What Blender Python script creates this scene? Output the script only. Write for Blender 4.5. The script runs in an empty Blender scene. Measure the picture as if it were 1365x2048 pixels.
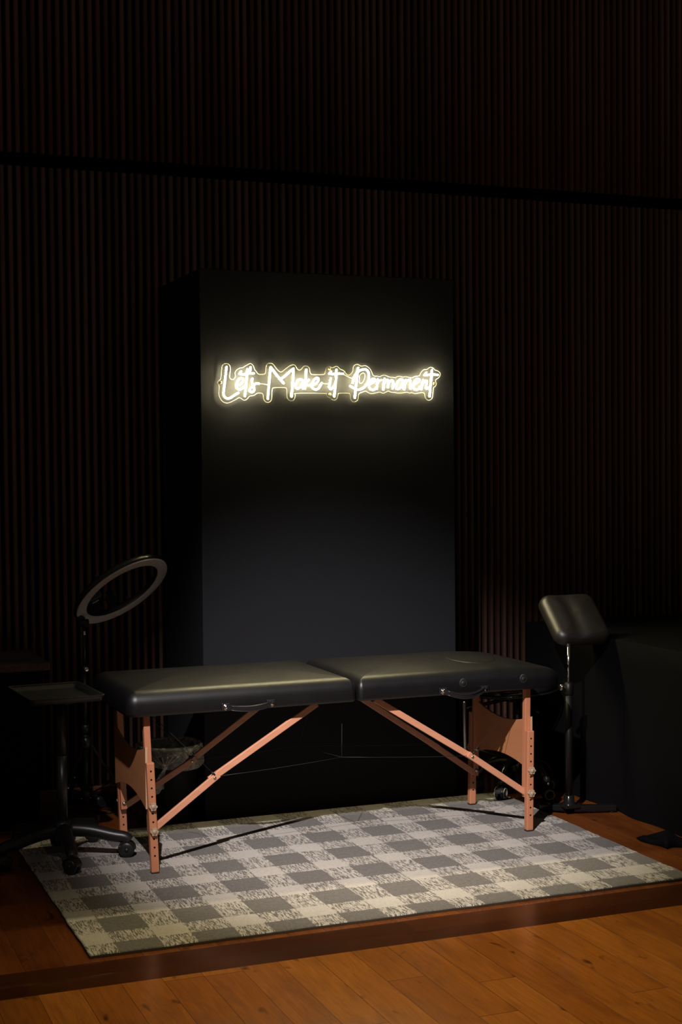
import bpy, bmesh, math, random
from mathutils import Vector, Matrix, Euler

random.seed(7)
S = bpy.context.scene
COL = S.collection
PI = math.pi

# ------------------------------------------------------------------ camera
cam_data = bpy.data.cameras.new('camera')
cam_data.sensor_fit = 'VERTICAL'
cam_data.sensor_height = 36.0
cam_data.lens = 36.0 * 2915.3 / 2048.0
cam_data.clip_start = 0.05
cam = bpy.data.objects.new('camera', cam_data)
COL.objects.link(cam)
_r = Vector((0.93013357, -0.36710933, -0.00907091))
_u = Vector((0.01933746, 0.02429762, 0.99951773))
_f = Vector((0.36671188, 0.92986040, -0.02969899))
cam.matrix_world = Matrix(((_r.x, _u.x, -_f.x, -0.96808),
                           (_r.y, _u.y, -_f.y, -4.71671),
                           (_r.z, _u.z, -_f.z, 1.55),
                           (0, 0, 0, 1)))
S.camera = cam

# ------------------------------------------------------------------ world, lamps, exposure
S.view_settings.view_transform = 'Standard'
S.view_settings.look = 'None'
S.view_settings.gamma = 1.0
S.view_settings.use_curve_mapping = False
S.view_settings.exposure = 0.0

world = bpy.data.worlds.new('world')
S.world = world
world.use_nodes = True
world.node_tree.nodes['Background'].inputs[0].default_value = (1.0, 0.84, 0.70, 1)
world.node_tree.nodes['Background'].inputs[1].default_value = 0.045


def spot(name, loc, target, power, color, angle, blend, radius):
    d = bpy.data.lights.new(name, 'SPOT')
    d.energy = power
    d.color = color
    d.spot_size = math.radians(angle)
    d.spot_blend = blend
    d.shadow_soft_size = radius
    o = bpy.data.objects.new(name, d)
    COL.objects.link(o)
    o.location = loc
    o.rotation_euler = (Vector(target) - Vector(loc)).to_track_quat('-Z', 'Y').to_euler()
    return o


spot('stage_spot', (-0.56, -2.26, 3.4), (1.55, 1.15, 0.0), 1300.0, (1.0, 0.91, 0.88), 33.5, 1.0, 0.025)
spot('warm_spot', (0.4, -2.6, 4.6), (0.86, -0.62, 0.0), 430.0, (1.0, 0.79, 0.40), 33, 1.0, 0.12)

NEON = 440.0
NEON_BACK = 75.0

# ------------------------------------------------------------------ node materials
class N:
    def __init__(self, name):
        self.m = bpy.data.materials.new(name)
        self.m.use_nodes = True
        self.t = self.m.node_tree
        self.t.nodes.clear()
        self.out = self.t.nodes.new('ShaderNodeOutputMaterial')

    def n(self, kind, **kw):
        x = self.t.nodes.new('ShaderNode' + kind)
        for k, v in kw.items():
            setattr(x, k, v)
        return x

    def link(self, a, b):
        self.t.links.new(a, b)

    def put(self, sock, v):
        if isinstance(v, bpy.types.NodeSocket):
            self.link(v, sock)
        elif isinstance(v, (tuple, list)) and len(v) == 3 and sock.type == 'RGBA':
            sock.default_value = (*v, 1)
        else:
            sock.default_value = v

    def math(self, op, a, b=0.0, c=0.0, clamp=False):
        x = self.n('Math', operation=op, use_clamp=clamp)
        self.put(x.inputs[0], a)
        self.put(x.inputs[1], b)
        self.put(x.inputs[2], c)
        return x.outputs[0]

    def mix(self, fac, a, b):
        x = self.n('Mix', data_type='RGBA')
        self.put(x.inputs[0], fac)
        self.put(x.inputs[6], a)
        self.put(x.inputs[7], b)
        return x.outputs[2]

    def pos(self):
        return self.n('NewGeometry').outputs['Position']

    def obj(self):
        return self.n('TexCoord').outputs['Object']

    def sep(self, v):
        x = self.n('SeparateXYZ')
        self.link(v, x.inputs[0])
        return x.outputs

    def comb(self, a, b, c):
        x = self.n('CombineXYZ')
        for i, v in enumerate((a, b, c)):
            self.put(x.inputs[i], v)
        return x.outputs[0]

    def scale(self, v, s):
        x = self.n('Mapping')
        self.link(v, x.inputs[0])
        x.inputs['Scale'].default_value = s
        return x.outputs[0]

    def noise(self, v, scale=5.0, detail=4.0, rough=0.5, dist=0.0):
        x = self.n('TexNoise')
        self.link(v, x.inputs['Vector'])
        x.inputs['Scale'].default_value = scale
        x.inputs['Detail'].default_value = detail
        x.inputs['Roughness'].default_value = rough
        x.inputs['Distortion'].default_value = dist
        return x.outputs['Fac']

    def ramp(self, f, stops):
        x = self.n('ValToRGB')
        self.put(x.inputs[0], f)
        cr = x.color_ramp
        while len(cr.elements) < len(stops):
            cr.elements.new(0.5)
        for e, (p, c) in zip(cr.elements, stops):
            e.position = p
            e.color = (*c, 1) if len(c) == 3 else c
        return x.outputs[0]

    def bump(self, h, strength=0.3, dist=0.001):
        x = self.n('Bump')
        x.inputs['Strength'].default_value = strength
        x.inputs['Distance'].default_value = dist
        self.link(h, x.inputs['Height'])
        return x.outputs[0]

    def bsdf(self, color=(0.5, 0.5, 0.5), rough=0.5, metal=0.0, spec=0.5, normal=None, **kw):
        x = self.n('BsdfPrincipled')
        self.put(x.inputs['Base Color'], color)
        self.put(x.inputs['Roughness'], rough)
        self.put(x.inputs['Metallic'], metal)
        self.put(x.inputs['Specular IOR Level'], spec)
        if normal is not None:
            self.link(normal, x.inputs['Normal'])
        for k, v in kw.items():
            self.put(x.inputs[k.replace('_', ' ')], v)
        self.link(x.outputs[0], self.out.inputs[0])
        return x


def plain(name, color, rough=0.5, metal=0.0, spec=0.5, grain=0.0, gscale=120.0, **kw):
    k = N(name)
    c = color
    nrm = None
    if grain:
        f = k.noise(k.obj(), gscale, 3.0, 0.6)
        c = k.mix(f, tuple(v * (1 - grain) for v in color), tuple(min(1, v * (1 + grain)) for v in color))
        nrm = k.bump(f, 0.25, 0.0006)
    k.bsdf(c, rough, metal, spec, nrm, **kw)
    return k.m


def wood(name, dark, light, axis=2, rough=0.4, scale=1.0, spec=0.5):
    k = N(name)
    sc = [60 * scale] * 3
    sc[axis] = 3.0 * scale
    f = k.noise(k.scale(k.obj(), sc), 1.0, 5.0, 0.6, 0.4)
    sc2 = [14 * scale] * 3
    sc2[axis] = 0.8 * scale
    g = k.noise(k.scale(k.obj(), sc2), 1.0, 2.0, 0.5, 0.8)
    c = k.mix(k.math('MULTIPLY_ADD', f, 0.6, k.math('MULTIPLY', g, 0.4)), dark, light)
    k.bsdf(c, rough, 0, spec, k.bump(f, 0.15, 0.0005))
    return k.m


M = {}
# leather-look vinyl
def leather(name, col, rough, spec=0.5):
    k = N(name)
    v = k.n('TexVoronoi', feature='F1')
    k.link(k.obj(), v.inputs['Vector'])
    v.inputs['Scale'].default_value = 420
    f = k.noise(k.obj(), 9.0, 3.0, 0.5)
    r = k.math('MULTIPLY_ADD', f, 0.12, rough - 0.06)
    k.bsdf(col, r, 0, spec, k.bump(v.outputs['Distance'], 0.22, 0.0006))
    return k.m

M['vinyl'] = leather('black_vinyl', (0.003, 0.003, 0.004), 0.43, 0.55)
M['pad_vinyl'] = leather('armrest_vinyl', (0.014, 0.0115, 0.010), 0.46, 0.85)
M['strap'] = plain('black_strap', (0.012, 0.012, 0.014), 0.35, grain=0.3, gscale=300)
M['chrome'] = plain('chrome', (0.75, 0.73, 0.72), 0.16, 1.0)
M['steel'] = plain('brushed_steel', (0.55, 0.53, 0.52), 0.3, 1.0)
M['gloss_black'] = plain('gloss_black', (0.010, 0.010, 0.011), 0.16, 0, 0.6)
M['black_plastic'] = plain('black_plastic', (0.013, 0.013, 0.014), 0.36, 0, 0.5, grain=0.15, gscale=200)
M['bin'] = plain('bin_plastic', (0.004, 0.004, 0.004), 0.5, 0, 0.2)
M['black_metal'] = plain('black_metal', (0.016, 0.016, 0.017), 0.34, 0, 0.5, grain=0.15)
M['post_black'] = plain('post_black', (0.006, 0.006, 0.006), 0.42, 0, 0.35)
M['ring_black'] = plain('ring_black', (0.012, 0.012, 0.012), 0.32, 0, 0.6)
M['rubber'] = plain('rubber', (0.010, 0.010, 0.010), 0.6, 0, 0.4)
M['cord'] = plain('cord', (0.008, 0.008, 0.008), 0.5, 0, 0.4)
M['cable'] = plain('steel_cable', (0.012, 0.011, 0.010), 0.5, 0.0)
M['dark_hole'] = plain('drilled_hole', (0.012, 0.006, 0.004), 0.9, 0, 0.1)
M['beech'] = wood('beech_leg', (0.42, 0.155, 0.076), (0.62, 0.265, 0.145), 2, 0.42)
M['beech_x'] = wood('beech_brace', (0.50, 0.205, 0.115), (0.70, 0.345, 0.215), 0, 0.42)  # same beech as the legs, strong spot light put into a lighter colour
M['ply'] = wood('beech_plywood', (0.40, 0.155, 0.065), (0.56, 0.245, 0.115), 1, 0.45)
M['ply_edge'] = wood('plywood_edge', (0.45, 0.28, 0.16), (0.62, 0.43, 0.28), 1, 0.6)
M['knob'] = plain('cream_plastic', (0.44, 0.32, 0.22), 0.4)
M['diffuser'] = plain('ring_diffuser', (0.80, 0.73, 0.66), 0.5, 0, 0.4)
M['caster_cream'] = plain('cream_rim', (0.26, 0.25, 0.20), 0.5)

# dark cloth
def cloth(name, col, rough=0.85):
    k = N(name)
    w = k.n('TexWave', wave_type='BANDS', bands_direction='X')
    k.link(k.obj(), w.inputs['Vector'])
    w.inputs['Scale'].default_value = 220
    f = k.noise(k.obj(), 60.0, 4.0, 0.6)
    c = k.mix(f, tuple(v * 0.7 for v in col), tuple(v * 1.3 for v in col))
    k.bsdf(c, rough, 0, 0.08, k.bump(k.math('ADD', f, w.outputs['Fac']), 0.2, 0.0008))
    return k.m

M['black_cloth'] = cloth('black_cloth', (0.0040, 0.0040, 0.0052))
M['brown_cloth'] = cloth('brightened_black_cloth', (0.10, 0.072, 0.050))  # brown-black tabletop cloth, colour raised to stand in for missing light
M['panel'] = None
k = N('black_painted_panel')
f = k.noise(k.obj(), 240.0, 3.0, 0.7)
k.bsdf(k.mix(f, (0.0125, 0.0132, 0.0165), (0.018, 0.019, 0.023)), 0.66, 0, 0.15, k.bump(f, 0.3, 0.0006))
M['panel'] = k.m

# slatted wall
k = N('dark_slat_wood')
p = k.pos()
sx = k.sep(p)
idx = k.math('FLOOR', k.math('DIVIDE', k.math('ADD', sx[0], 10.0 - 0.0653 + 0.01902), 0.03804))
wn = k.n('TexWhiteNoise', noise_dimensions='1D')
k.link(idx, wn.inputs['W'])
g = k.noise(k.scale(p, (90, 90, 3)), 1.0, 4.0, 0.6)
c = k.mix(wn.outputs['Value'], (0.12, 0.062, 0.043), (0.23, 0.135, 0.10))
c = k.mix(k.math('MULTIPLY', g, 0.6), c, (0.06, 0.024, 0.015))
k.bsdf(c, 0.55, 0, 0.2)
M['slat'] = k.m
M['wall_felt'] = plain('black_wall_felt', (0.004, 0.0035, 0.0035), 0.95, 0, 0.05)
M['baseboard'] = wood('baseboard_wood', (0.16, 0.055, 0.028), (0.28, 0.11, 0.06), 0, 0.4)

# floor boards: along Y in the field, along X in the border
def boards(name, along, width, c0, c1, c2):
    k = N(name)
    p = k.pos()
    s = k.sep(p)
    a, b = (s[1], s[0]) if along == 'Y' else (s[0], s[1])
    row = k.math('FLOOR', k.math('DIVIDE', k.math('ADD', b, 20.0), width))
    rfrac = k.math('FRACT', k.math('DIVIDE', k.math('ADD', b, 20.0), width))
    wn = k.n('TexWhiteNoise', noise_dimensions='1D')
    k.link(row, wn.inputs['W'])
    ln = k.math('DIVIDE', k.math('ADD', a, k.math('MULTIPLY_ADD', wn.outputs['Value'], 1.7, 20.0)), 1.25)
    cell = k.math('FLOOR', ln)
    lfrac = k.math('FRACT', ln)
    wn2 = k.n('TexWhiteNoise', noise_dimensions='2D')
    k.link(k.comb(row, cell, 0.0), wn2.inputs['Vector'])
    rnd = wn2.outputs['Value']
    off = k.math('MULTIPLY', rnd, 37.0)
    v = k.comb(k.math('ADD', b, off), a, off) if along == 'Y' else k.comb(k.math('ADD', b, off), a, off)
    grain = k.noise(k.scale(v, (75, 4.5, 1)), 1.0, 6.0, 0.65, 0.7)
    blot = k.noise(k.scale(v, (9, 2.6, 1)), 1.0, 3.0, 0.55, 0.9)
    knot = k.noise(k.scale(v, (16, 7.0, 1)), 1.0, 2.0, 0.5, 0.3)
    c = k.mix(rnd, c0, c1)
    c = k.mix(k.math('MULTIPLY', k.math('SUBTRACT', grain, 0.35, clamp=True), 1.3, clamp=True), c, c2)
    c = k.mix(k.math('MULTIPLY', k.math('SUBTRACT', blot, 0.46, clamp=True), 2.0, clamp=True), c, c2)
    c = k.mix(k.math('MULTIPLY', k.math('SUBTRACT', knot, 0.66, clamp=True), 9.0, clamp=True), c, (0.035, 0.010, 0.004))
    e1 = k.math('LESS_THAN', rfrac, 0.018)
    e2 = k.math('LESS_THAN', lfrac, 0.0025)
    edge = k.math('MAXIMUM', e1, e2)
    hl = k.math('MULTIPLY', edge, 0.7)
    c = k.mix(hl, c, (0.05, 0.018, 0.008))
    h = k.math('SUBTRACT', k.math('MULTIPLY', grain, 0.25), edge)
    rough = k.math('MULTIPLY_ADD', blot, 0.12, 0.13)
    k.bsdf(c, rough, 0, 0.25, k.bump(h, 0.4, 0.0010))
    return k.m

M['floor'] = boards('oak_boards', 'Y', 0.125, (0.46, 0.165, 0.028), (0.31, 0.098, 0.016), (0.15, 0.042, 0.009))
M['floor_inner'] = boards('red_oak_boards', 'Y', 0.125, (0.22, 0.066, 0.014), (0.15, 0.042, 0.010), (0.075, 0.016, 0.005))
M['floor_border'] = boards('border_boards', 'X', 0.11, (0.075, 0.022, 0.006), (0.055, 0.015, 0.0045), (0.030, 0.008, 0.003))

# checked rug
k = N('checked_rug')
s = k.sep(k.pos())
PX, PY = 0.26176, 0.27064
def lightband(c, per, half):
    fr = k.math('FRACT', k.math('ADD', k.math('DIVIDE', c, per), 20.5))
    d = k.math('MULTIPLY', k.math('ABSOLUTE', k.math('SUBTRACT', fr, 0.5)), per)
    return d, half
jit = k.math('MULTIPLY', k.math('SUBTRACT', k.noise(k.scale(k.pos(), (160, 160, 1)), 1.0, 2.0), 0.5), 0.012)
dx, hx = lightband(k.math('ADD', s[0], jit), PX, 0.0575)
dy, hy = lightband(k.math('ADD', s[1], jit), PY, 0.0560)
lx = k.math('LESS_THAN', dx, hx)
ly = k.math('LESS_THAN', dy, hy)
both = k.math('MULTIPLY', lx, ly)
none = k.math('MULTIPLY', k.math('SUBTRACT', 1.0, lx), k.math('SUBTRACT', 1.0, ly))
mixed = k.math('SUBTRACT', 1.0, k.math('ADD', both, none))
wv = k.math('MULTIPLY', k.math('SUBTRACT', k.noise(k.scale(k.pos(), (30, 30, 1)), 1.0, 2.0), 0.5), 0.006)
cell = k.math('FLOOR', k.math('DIVIDE', k.math('ADD', s[0], wv), 0.0030))
w1 = k.n('TexWhiteNoise', noise_dimensions='1D')
k.link(cell, w1.inputs['W'])
cy_ = k.math('FLOOR', k.math('ADD', k.math('DIVIDE', s[1], 0.024), k.math('MULTIPLY', w1.outputs['Value'], 9.0)))
w2_ = k.n('TexWhiteNoise', noise_dimensions='2D')
k.link(k.comb(cell, cy_, 0.0), w2_.inputs['Vector'])
fine = k.noise(k.scale(k.pos(), (260, 70, 1)), 1.0, 3.0, 0.7)
fleck = k.math('ADD', w2_.outputs['Value'], k.math('MULTIPLY', k.math('SUBTRACT', fine, 0.5), 2.2))
fleck = k.math('MULTIPLY', k.math('SUBTRACT', fleck, 0.46, clamp=True), 4.0, clamp=True)
pile = k.math('MULTIPLY_ADD', k.noise(k.scale(k.pos(), (300, 110, 1)), 1.0, 4.0, 0.75), 0.5, k.math('MULTIPLY', k.noise(k.scale(k.pos(), (95, 45, 1)), 1.0, 3.0, 0.75), 0.5))
pile = k.math('MULTIPLY_ADD', k.math('SUBTRACT', pile, 0.5), 2.6, 0.5, clamp=True)
tone = k.noise(k.scale(k.pos(), (7, 7, 1)), 1.0, 2.0, 0.5)
cream = k.mix(pile, (0.50, 0.465, 0.42), (0.70, 0.66, 0.61))
grey = k.mix(pile, (0.085, 0.079, 0.073), (0.235, 0.222, 0.207))
mixc = k.mix(fleck, cream, k.mix(pile, (0.09, 0.08, 0.072), (0.19, 0.175, 0.16)))
c = k.mix(mixed, k.mix(both, grey, cream), mixc)
c = k.mix(k.math('MULTIPLY', tone, 0.25), c, (0.16, 0.14, 0.12))
k.bsdf(c, 0.95, 0, 0.1, k.bump(k.math('ADD', pile, k.math('MULTIPLY', fleck, -0.35)), 0.8, 0.003), Sheen_Weight=0.1)
M['rug'] = k.m
M['rug_edge'] = plain('rug_binding', (0.05, 0.038, 0.028), 0.9, grain=0.4, gscale=300)

# neon, acrylic
k = N('neon_tube')
e = k.n('Emission')
e.inputs[0].default_value = (1.0, 0.86, 0.47, 1)
e.inputs[1].default_value = NEON
k.link(e.outputs[0], k.out.inputs[0])
M['neon'] = k.m
k = N('neon_tube_base')
e = k.n('Emission')
e.inputs[0].default_value = (1.0, 0.86, 0.50, 1)
e.inputs[1].default_value = NEON_BACK
k.link(e.outputs[0], k.out.inputs[0])
M['neon_base'] = k.m
k = N('clear_acrylic')
tr = k.n('BsdfTransparent')
tr.inputs[0].default_value = (0.97, 0.97, 0.95, 1)
gl = k.n('BsdfGlossy')
gl.inputs['Roughness'].default_value = 0.05
lw = k.n('LayerWeight')
lw.inputs[0].default_value = 0.35
df = k.n('BsdfDiffuse')
df.inputs[0].default_value = (0.6, 0.6, 0.55, 1)
mx = k.n('MixShader')
k.link(k.math('MULTIPLY', lw.outputs['Fresnel'], 0.35), mx.inputs[0])
k.link(tr.outputs[0], mx.inputs[1])
k.link(gl.outputs[0], mx.inputs[2])
mx2 = k.n('MixShader')
mx2.inputs[0].default_value = 0.0015
k.link(mx.outputs[0], mx2.inputs[1])
k.link(df.outputs[0], mx2.inputs[2])
k.link(mx2.outputs[0], k.out.inputs[0])
M['acrylic'] = k.m
M['acrylic_edge'] = plain('frosted_acrylic_edge', (0.32, 0.30, 0.25), 0.6, 0, 0.1)
M['brass'] = plain('brass_screw', (0.45, 0.30, 0.12), 0.35, 1.0)

# clear bin liner
k = N('clear_film')
tr = k.n('BsdfTransparent')
tr.inputs[0].default_value = (0.86, 0.86, 0.84, 1)
gl = k.n('BsdfGlossy')
gl.inputs[0].default_value = (0.8, 0.8, 0.8, 1)
gl.inputs['Roughness'].default_value = 0.14
df = k.n('BsdfDiffuse')
df.inputs[0].default_value = (0.75, 0.72, 0.66, 1)
f = k.noise(k.obj(), 26.0, 5.0, 0.7, 1.2)
b = k.bump(f, 0.9, 0.012)
k.link(b, gl.inputs['Normal'])
lw = k.n('LayerWeight')
lw.inputs[0].default_value = 0.45
m1 = k.n('MixShader')
k.link(k.math('MULTIPLY_ADD', lw.outputs['Facing'], 0.4, 0.12), m1.inputs[0])
k.link(tr.outputs[0], m1.inputs[1])
k.link(gl.outputs[0], m1.inputs[2])
m2 = k.n('MixShader')
k.link(k.math('MULTIPLY', k.math('SUBTRACT', f, 0.38, clamp=True), 1.5, clamp=True), m2.inputs[0])
k.link(m1.outputs[0], m2.inputs[1])
k.link(df.outputs[0], m2.inputs[2])
k.link(m2.outputs[0], k.out.inputs[0])
M['film'] = k.m


# ------------------------------------------------------------------ mesh helpers
class MB:
    """Collects shapes; build() links them as ONE mesh object."""

    def __init__(self):
        self.bm = bmesh.new()
        self.mi = 0

    def _add(self, verts, faces, smooth=False):
        vs = [self.bm.verts.new(v) for v in verts]
        for f in faces:
            try:
                fc = self.bm.faces.new([vs[i] for i in f])
                fc.material_index = self.mi
                fc.smooth = smooth
            except ValueError:
                pass
        return vs

    def box(self, c, s, bevel=0.0, rot=None, seg=2):
        t = bmesh.new()
        bmesh.ops.create_cube(t, size=1.0)
        bmesh.ops.scale(t, vec=s, verts=t.verts)
        if bevel:
            bmesh.ops.bevel(t, geom=list(t.edges), offset=bevel, segments=seg, profile=0.5, affect='EDGES')
        mat = Matrix.Translation(c)
        if rot is not None:
            mat = mat @ (rot if isinstance(rot, Matrix) else Euler(rot).to_matrix().to_4x4())
        self.merge(t, mat)
        return self

    def merge(self, t, mat=None):
        t.verts.ensure_lookup_table()
        t.verts.index_update()
        vs = [self.bm.verts.new((mat @ v.co) if mat else v.co) for v in t.verts]
        for f in t.faces:
            fc = self.bm.faces.new([vs[v.index] for v in f.verts])
            fc.material_index = self.mi
            fc.smooth = f.smooth
        t.free()

    def bar(self, a, b, w, h, up=(0, 0, 1), bevel=0.0):
        a, b = Vector(a), Vector(b)
        d = b - a
        L = d.length
        z = d.normalized()
        y = Vector(up)
        y = (y - z * y.dot(z)).normalized()
        x = y.cross(z)
        mat = Matrix(((x.x, y.x, z.x, 0), (x.y, y.y, z.y, 0), (x.z, y.z, z.z, 0), (0, 0, 0, 1)))
        self.box((a + b) / 2, (w, h, L), bevel, mat)
        return self

    def tube(self, pts, r, n=10, caps=True, closed=False, round_caps=False):
        pts = [Vector(p) for p in pts]
        rs = list(r) if isinstance(r, (list, tuple)) else [r] * len(pts)
        if round_caps and not closed:
            d0 = (pts[0] - pts[1]).normalized()
            d1 = (pts[-1] - pts[-2]).normalized()
            r0, r1 = rs[0], rs[-1]
            pre = [(pts[0] + d0 * r0 * math.sin(a), r0 * math.cos(a)) for a in (1.35, 0.95, 0.5)]
            post = [(pts[-1] + d1 * r1 * math.sin(a), r1 * math.cos(a)) for a in (0.5, 0.95, 1.35)]
            pts = [q[0] for q in pre] + pts + [q[0] for q in post]
            rs = [q[1] for q in pre] + rs + [q[1] for q in post]
        m = len(pts)
        tan = []
        for i in range(m):
            if closed:
                t = pts[(i + 1) % m] - pts[i - 1]
            else:
                t = pts[min(i + 1, m - 1)] - pts[max(i - 1, 0)]
            tan.append(t.normalized() if t.length > 1e-9 else Vector((0, 0, 1)))
        ref = Vector((0, 0, 1)) if abs(tan[0].z) < 0.9 else Vector((1, 0, 0))
        nrm = (ref - tan[0] * ref.dot(tan[0])).normalized()
        verts = []
        for i in range(m):
            nrm = nrm - tan[i] * nrm.dot(tan[i])
            nrm.normalize()
            bi = tan[i].cross(nrm)
            for j in range(n):
                a = 2 * PI * j / n
                verts.append(pts[i] + (nrm * math.cos(a) + bi * math.sin(a)) * rs[i])
        faces = []
        last = m if closed else m - 1
        for i in range(last):
            i2 = (i + 1) % m
            for j in range(n):
                j2 = (j + 1) % n
                faces.append((i * n + j, i * n + j2, i2 * n + j2, i2 * n + j))
        if caps and not closed:
            faces.append(tuple(range(n))[::-1])
            faces.append(tuple((m - 1) * n + j for j in range(n)))
        self._add(verts, faces, True)
        return self

    def lathe(self, prof, origin=(0, 0, 0), axis=(0, 0, 1), n=32, caps=True, sx=1.0, sy=1.0):
        z = Vector(axis).normalized()
        ref = Vector((1, 0, 0)) if abs(z.x) < 0.9 else Vector((0, 1, 0))
        x = (ref - z * ref.dot(z)).normalized()
        y = z.cross(x)
        o = Vector(origin)
        verts = []
        for r, h in prof:
            for j in range(n):
                a = 2 * PI * j / n
                verts.append(o + x * (r * math.cos(a) * sx) + y * (r * math.sin(a) * sy) + z * h)
        faces = []
        for i in range(len(prof) - 1):
            for j in range(n):
                j2 = (j + 1) % n
                faces.append((i * n + j, i * n + j2, (i + 1) * n + j2, (i + 1) * n + j))
        if caps:
            if prof[0][0] > 1e-6:
                faces.append(tuple(range(n))[::-1])
            if prof[-1][0] > 1e-6:
                faces.append(tuple((len(prof) - 1) * n + j for j in range(n)))
        self._add(verts, faces, True)
        return self

    def prism(self, poly, t0, t1, axis='X'):
        """poly in the other two axes (Y,Z for X; X,Z for Y; X,Y for Z)."""
        def P(a, b, t):
            return {'X': (t, a, b), 'Y': (a, t, b), 'Z': (a, b, t)}[axis]
        n = len(poly)
        verts = [P(a, b, t0) for a, b in poly] + [P(a, b, t1) for a, b in poly]
        faces = [tuple(range(n))[::-1], tuple(range(n, 2 * n))]
        faces += [(i, (i + 1) % n, n + (i + 1) % n, n + i) for i in range(n)]
        self._add(verts, faces)
        return self

    def build(self, name, mats, parent=None, auto=False, bevel=0.0):
        bmesh.ops.remove_doubles(self.bm, verts=self.bm.verts, dist=1e-6)
        bmesh.ops.recalc_face_normals(self.bm, faces=self.bm.faces)
        me = bpy.data.meshes.new(name)
        self.bm.to_mesh(me)
        self.bm.free()
        for m in (mats if isinstance(mats, (list, tuple)) else [mats]):
            me.materials.append(m)
        o = bpy.data.objects.new(name, me)
        COL.objects.link(o)
        if parent is not None:
            o.parent = parent
            o.matrix_parent_inverse = parent_inverse(parent)
        if bevel:
            b = o.modifiers.new('bevel', 'BEVEL')
            b.width = bevel
            b.segments = 2
            b.limit_method = 'ANGLE'
        return o


def parent_inverse(p):
    m = Matrix.Identity(4)
    q = p
    chain = []
    while q is not None:
        chain.append(q)
        q = q.parent
    for q in reversed(chain):
        m = m @ q.matrix_parent_inverse @ q.matrix_basis
    return m.inverted()


def thing(name, label, cat, loc=(0, 0, 0), group=None):
    o = bpy.data.objects.new(name, None)
    o.empty_display_size = 0.1
    COL.objects.link(o)
    o.location = loc
    o['label'] = label
    o['category'] = cat
    if group:
        o['group'] = group
    return o


def tag(o, label, cat, kind=None):
    o['label'] = label
    o['category'] = cat
    if kind:
        o['kind'] = kind
    return o


def structure(o, label=None, cat=None):
    o['kind'] = 'structure'
    if label:
        o['label'] = label
    if cat:
        o['category'] = cat
    return o


def smooth_path(pts, sub=6, closed=False):
    pts = [Vector(p) for p in pts]
    n = len(pts)
    if n < 3:
        return pts
    out = []
    rng = n if closed else n - 1
    for i in range(rng):
        p0 = pts[(i - 1) % n] if (closed or i > 0) else pts[0] * 2 - pts[1]
        p1 = pts[i]
        p2 = pts[(i + 1) % n]
        p3 = pts[(i + 2) % n] if (closed or i + 2 < n) else pts[-1] * 2 - pts[-2]
        for s in range(sub):
            t = s / sub
            out.append(0.5 * ((2 * p1) + (p2 - p0) * t + (2 * p0 - 5 * p1 + 4 * p2 - p3) * t * t
                              + (3 * p1 - p0 - 3 * p2 + p3) * t ** 3))
    if not closed:
        out.append(pts[-1])
    return out


def rounded_ring(x0, x1, y0, y1, radii, inset, seg=8):
    """corner order: (x0,y0),(x1,y0),(x1,y1),(x0,y1)"""
    x0 += inset; x1 -= inset; y0 += inset; y1 -= inset
    out = []
    for (cx, cy, sx, sy, a0), r in zip(((x0, y0, 1, 1, PI), (x1, y0, -1, 1, 1.5 * PI), (x1, y1, -1, -1, 0.0), (x0, y1, 1, -1, 0.5 * PI)), radii):
        r = max(r - inset, 0.002)
        for j in range(seg + 1):
            a = a0 + 0.5 * PI * j / seg
            out.append((cx + sx * r + r * math.cos(a), cy + sy * r + r * math.sin(a)))
    return out


def dense_ring(ring, seg=8, k=12):
    out = []
    n = len(ring)
    for i in range(n):
        out.append(ring[i])
        if i % (seg + 1) == seg:
            a, b = ring[i], ring[(i + 1) % n]
            for j in range(1, k):
                out.append((a[0] + (b[0] - a[0]) * j / k, a[1] + (b[1] - a[1]) * j / k))
    return out


def pad_mesh(mb, x0, x1, y0, y1, z0, z1, radii, edge=0.03, crown=0.012, low=0.012, shape=None, rings=9):
    """Upholstered slab: rolled edges, slightly domed top."""
    prof = [(low, z0)]
    for j in range(1, 5):
        a = 0.5 * PI * j / 4
        prof.append((low * (1 - math.sin(a)), z0 + low * (1 - math.cos(a))))
    for j in range(0, 8):
        a = 0.5 * PI * j / 7
        prof.append((edge * (1 - math.cos(a)), z1 - edge * (1 - math.sin(a))))
    half = min(x1 - x0, y1 - y0) / 2
    for j in range(1, rings):
        t = j / rings
        ins = edge + (half - edge - 0.004) * t
        prof.append((ins, z1 + crown * (1 - (1 - t) ** 2)))
    loops = []
    for ins, z in prof:
        ring = dense_ring(rounded_ring(x0, x1, y0, y1, radii, ins))
        vs = []
        for x, y in ring:
            zz = z
            if shape:
                x, y, zz = shape(x, y, z)
            vs.append(mb.bm.verts.new((x, y, zz)))
        loops.append(vs)
    n = len(loops[0])
    for a, b in zip(loops, loops[1:]):
        for j in range(n):
            f = mb.bm.faces.new((a[j], a[(j + 1) % n], b[(j + 1) % n], b[j]))
            f.smooth = True
            f.material_index = mb.mi
    f = mb.bm.faces.new(loops[-1]); f.smooth = True
    f = mb.bm.faces.new(loops[0][::-1])
    return mb


# ------------------------------------------------------------------ the setting
WY = 2.106                      # face of the slats
mb = MB()
mb._add([(-5, -7, 0), (9, -7, 0), (9, -0.41, 0), (-5, -0.41, 0)], [(0, 1, 2, 3)])
mb.mi = 2
mb._add([(-5, -0.19, 0), (9, -0.19, 0), (9, 2.3, 0), (-5, 2.3, 0)], [(0, 1, 2, 3)])
mb.mi = 1
mb._add([(-5, -0.41, 0), (9, -0.41, 0), (9, -0.19, 0), (-5, -0.19, 0)], [(0, 1, 2, 3)])
structure(mb.build('floor', [M['floor'], M['floor_border'], M['floor_inner']]), 'glossy orange-brown wooden board floor with a dark border strip', 'floor')

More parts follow.
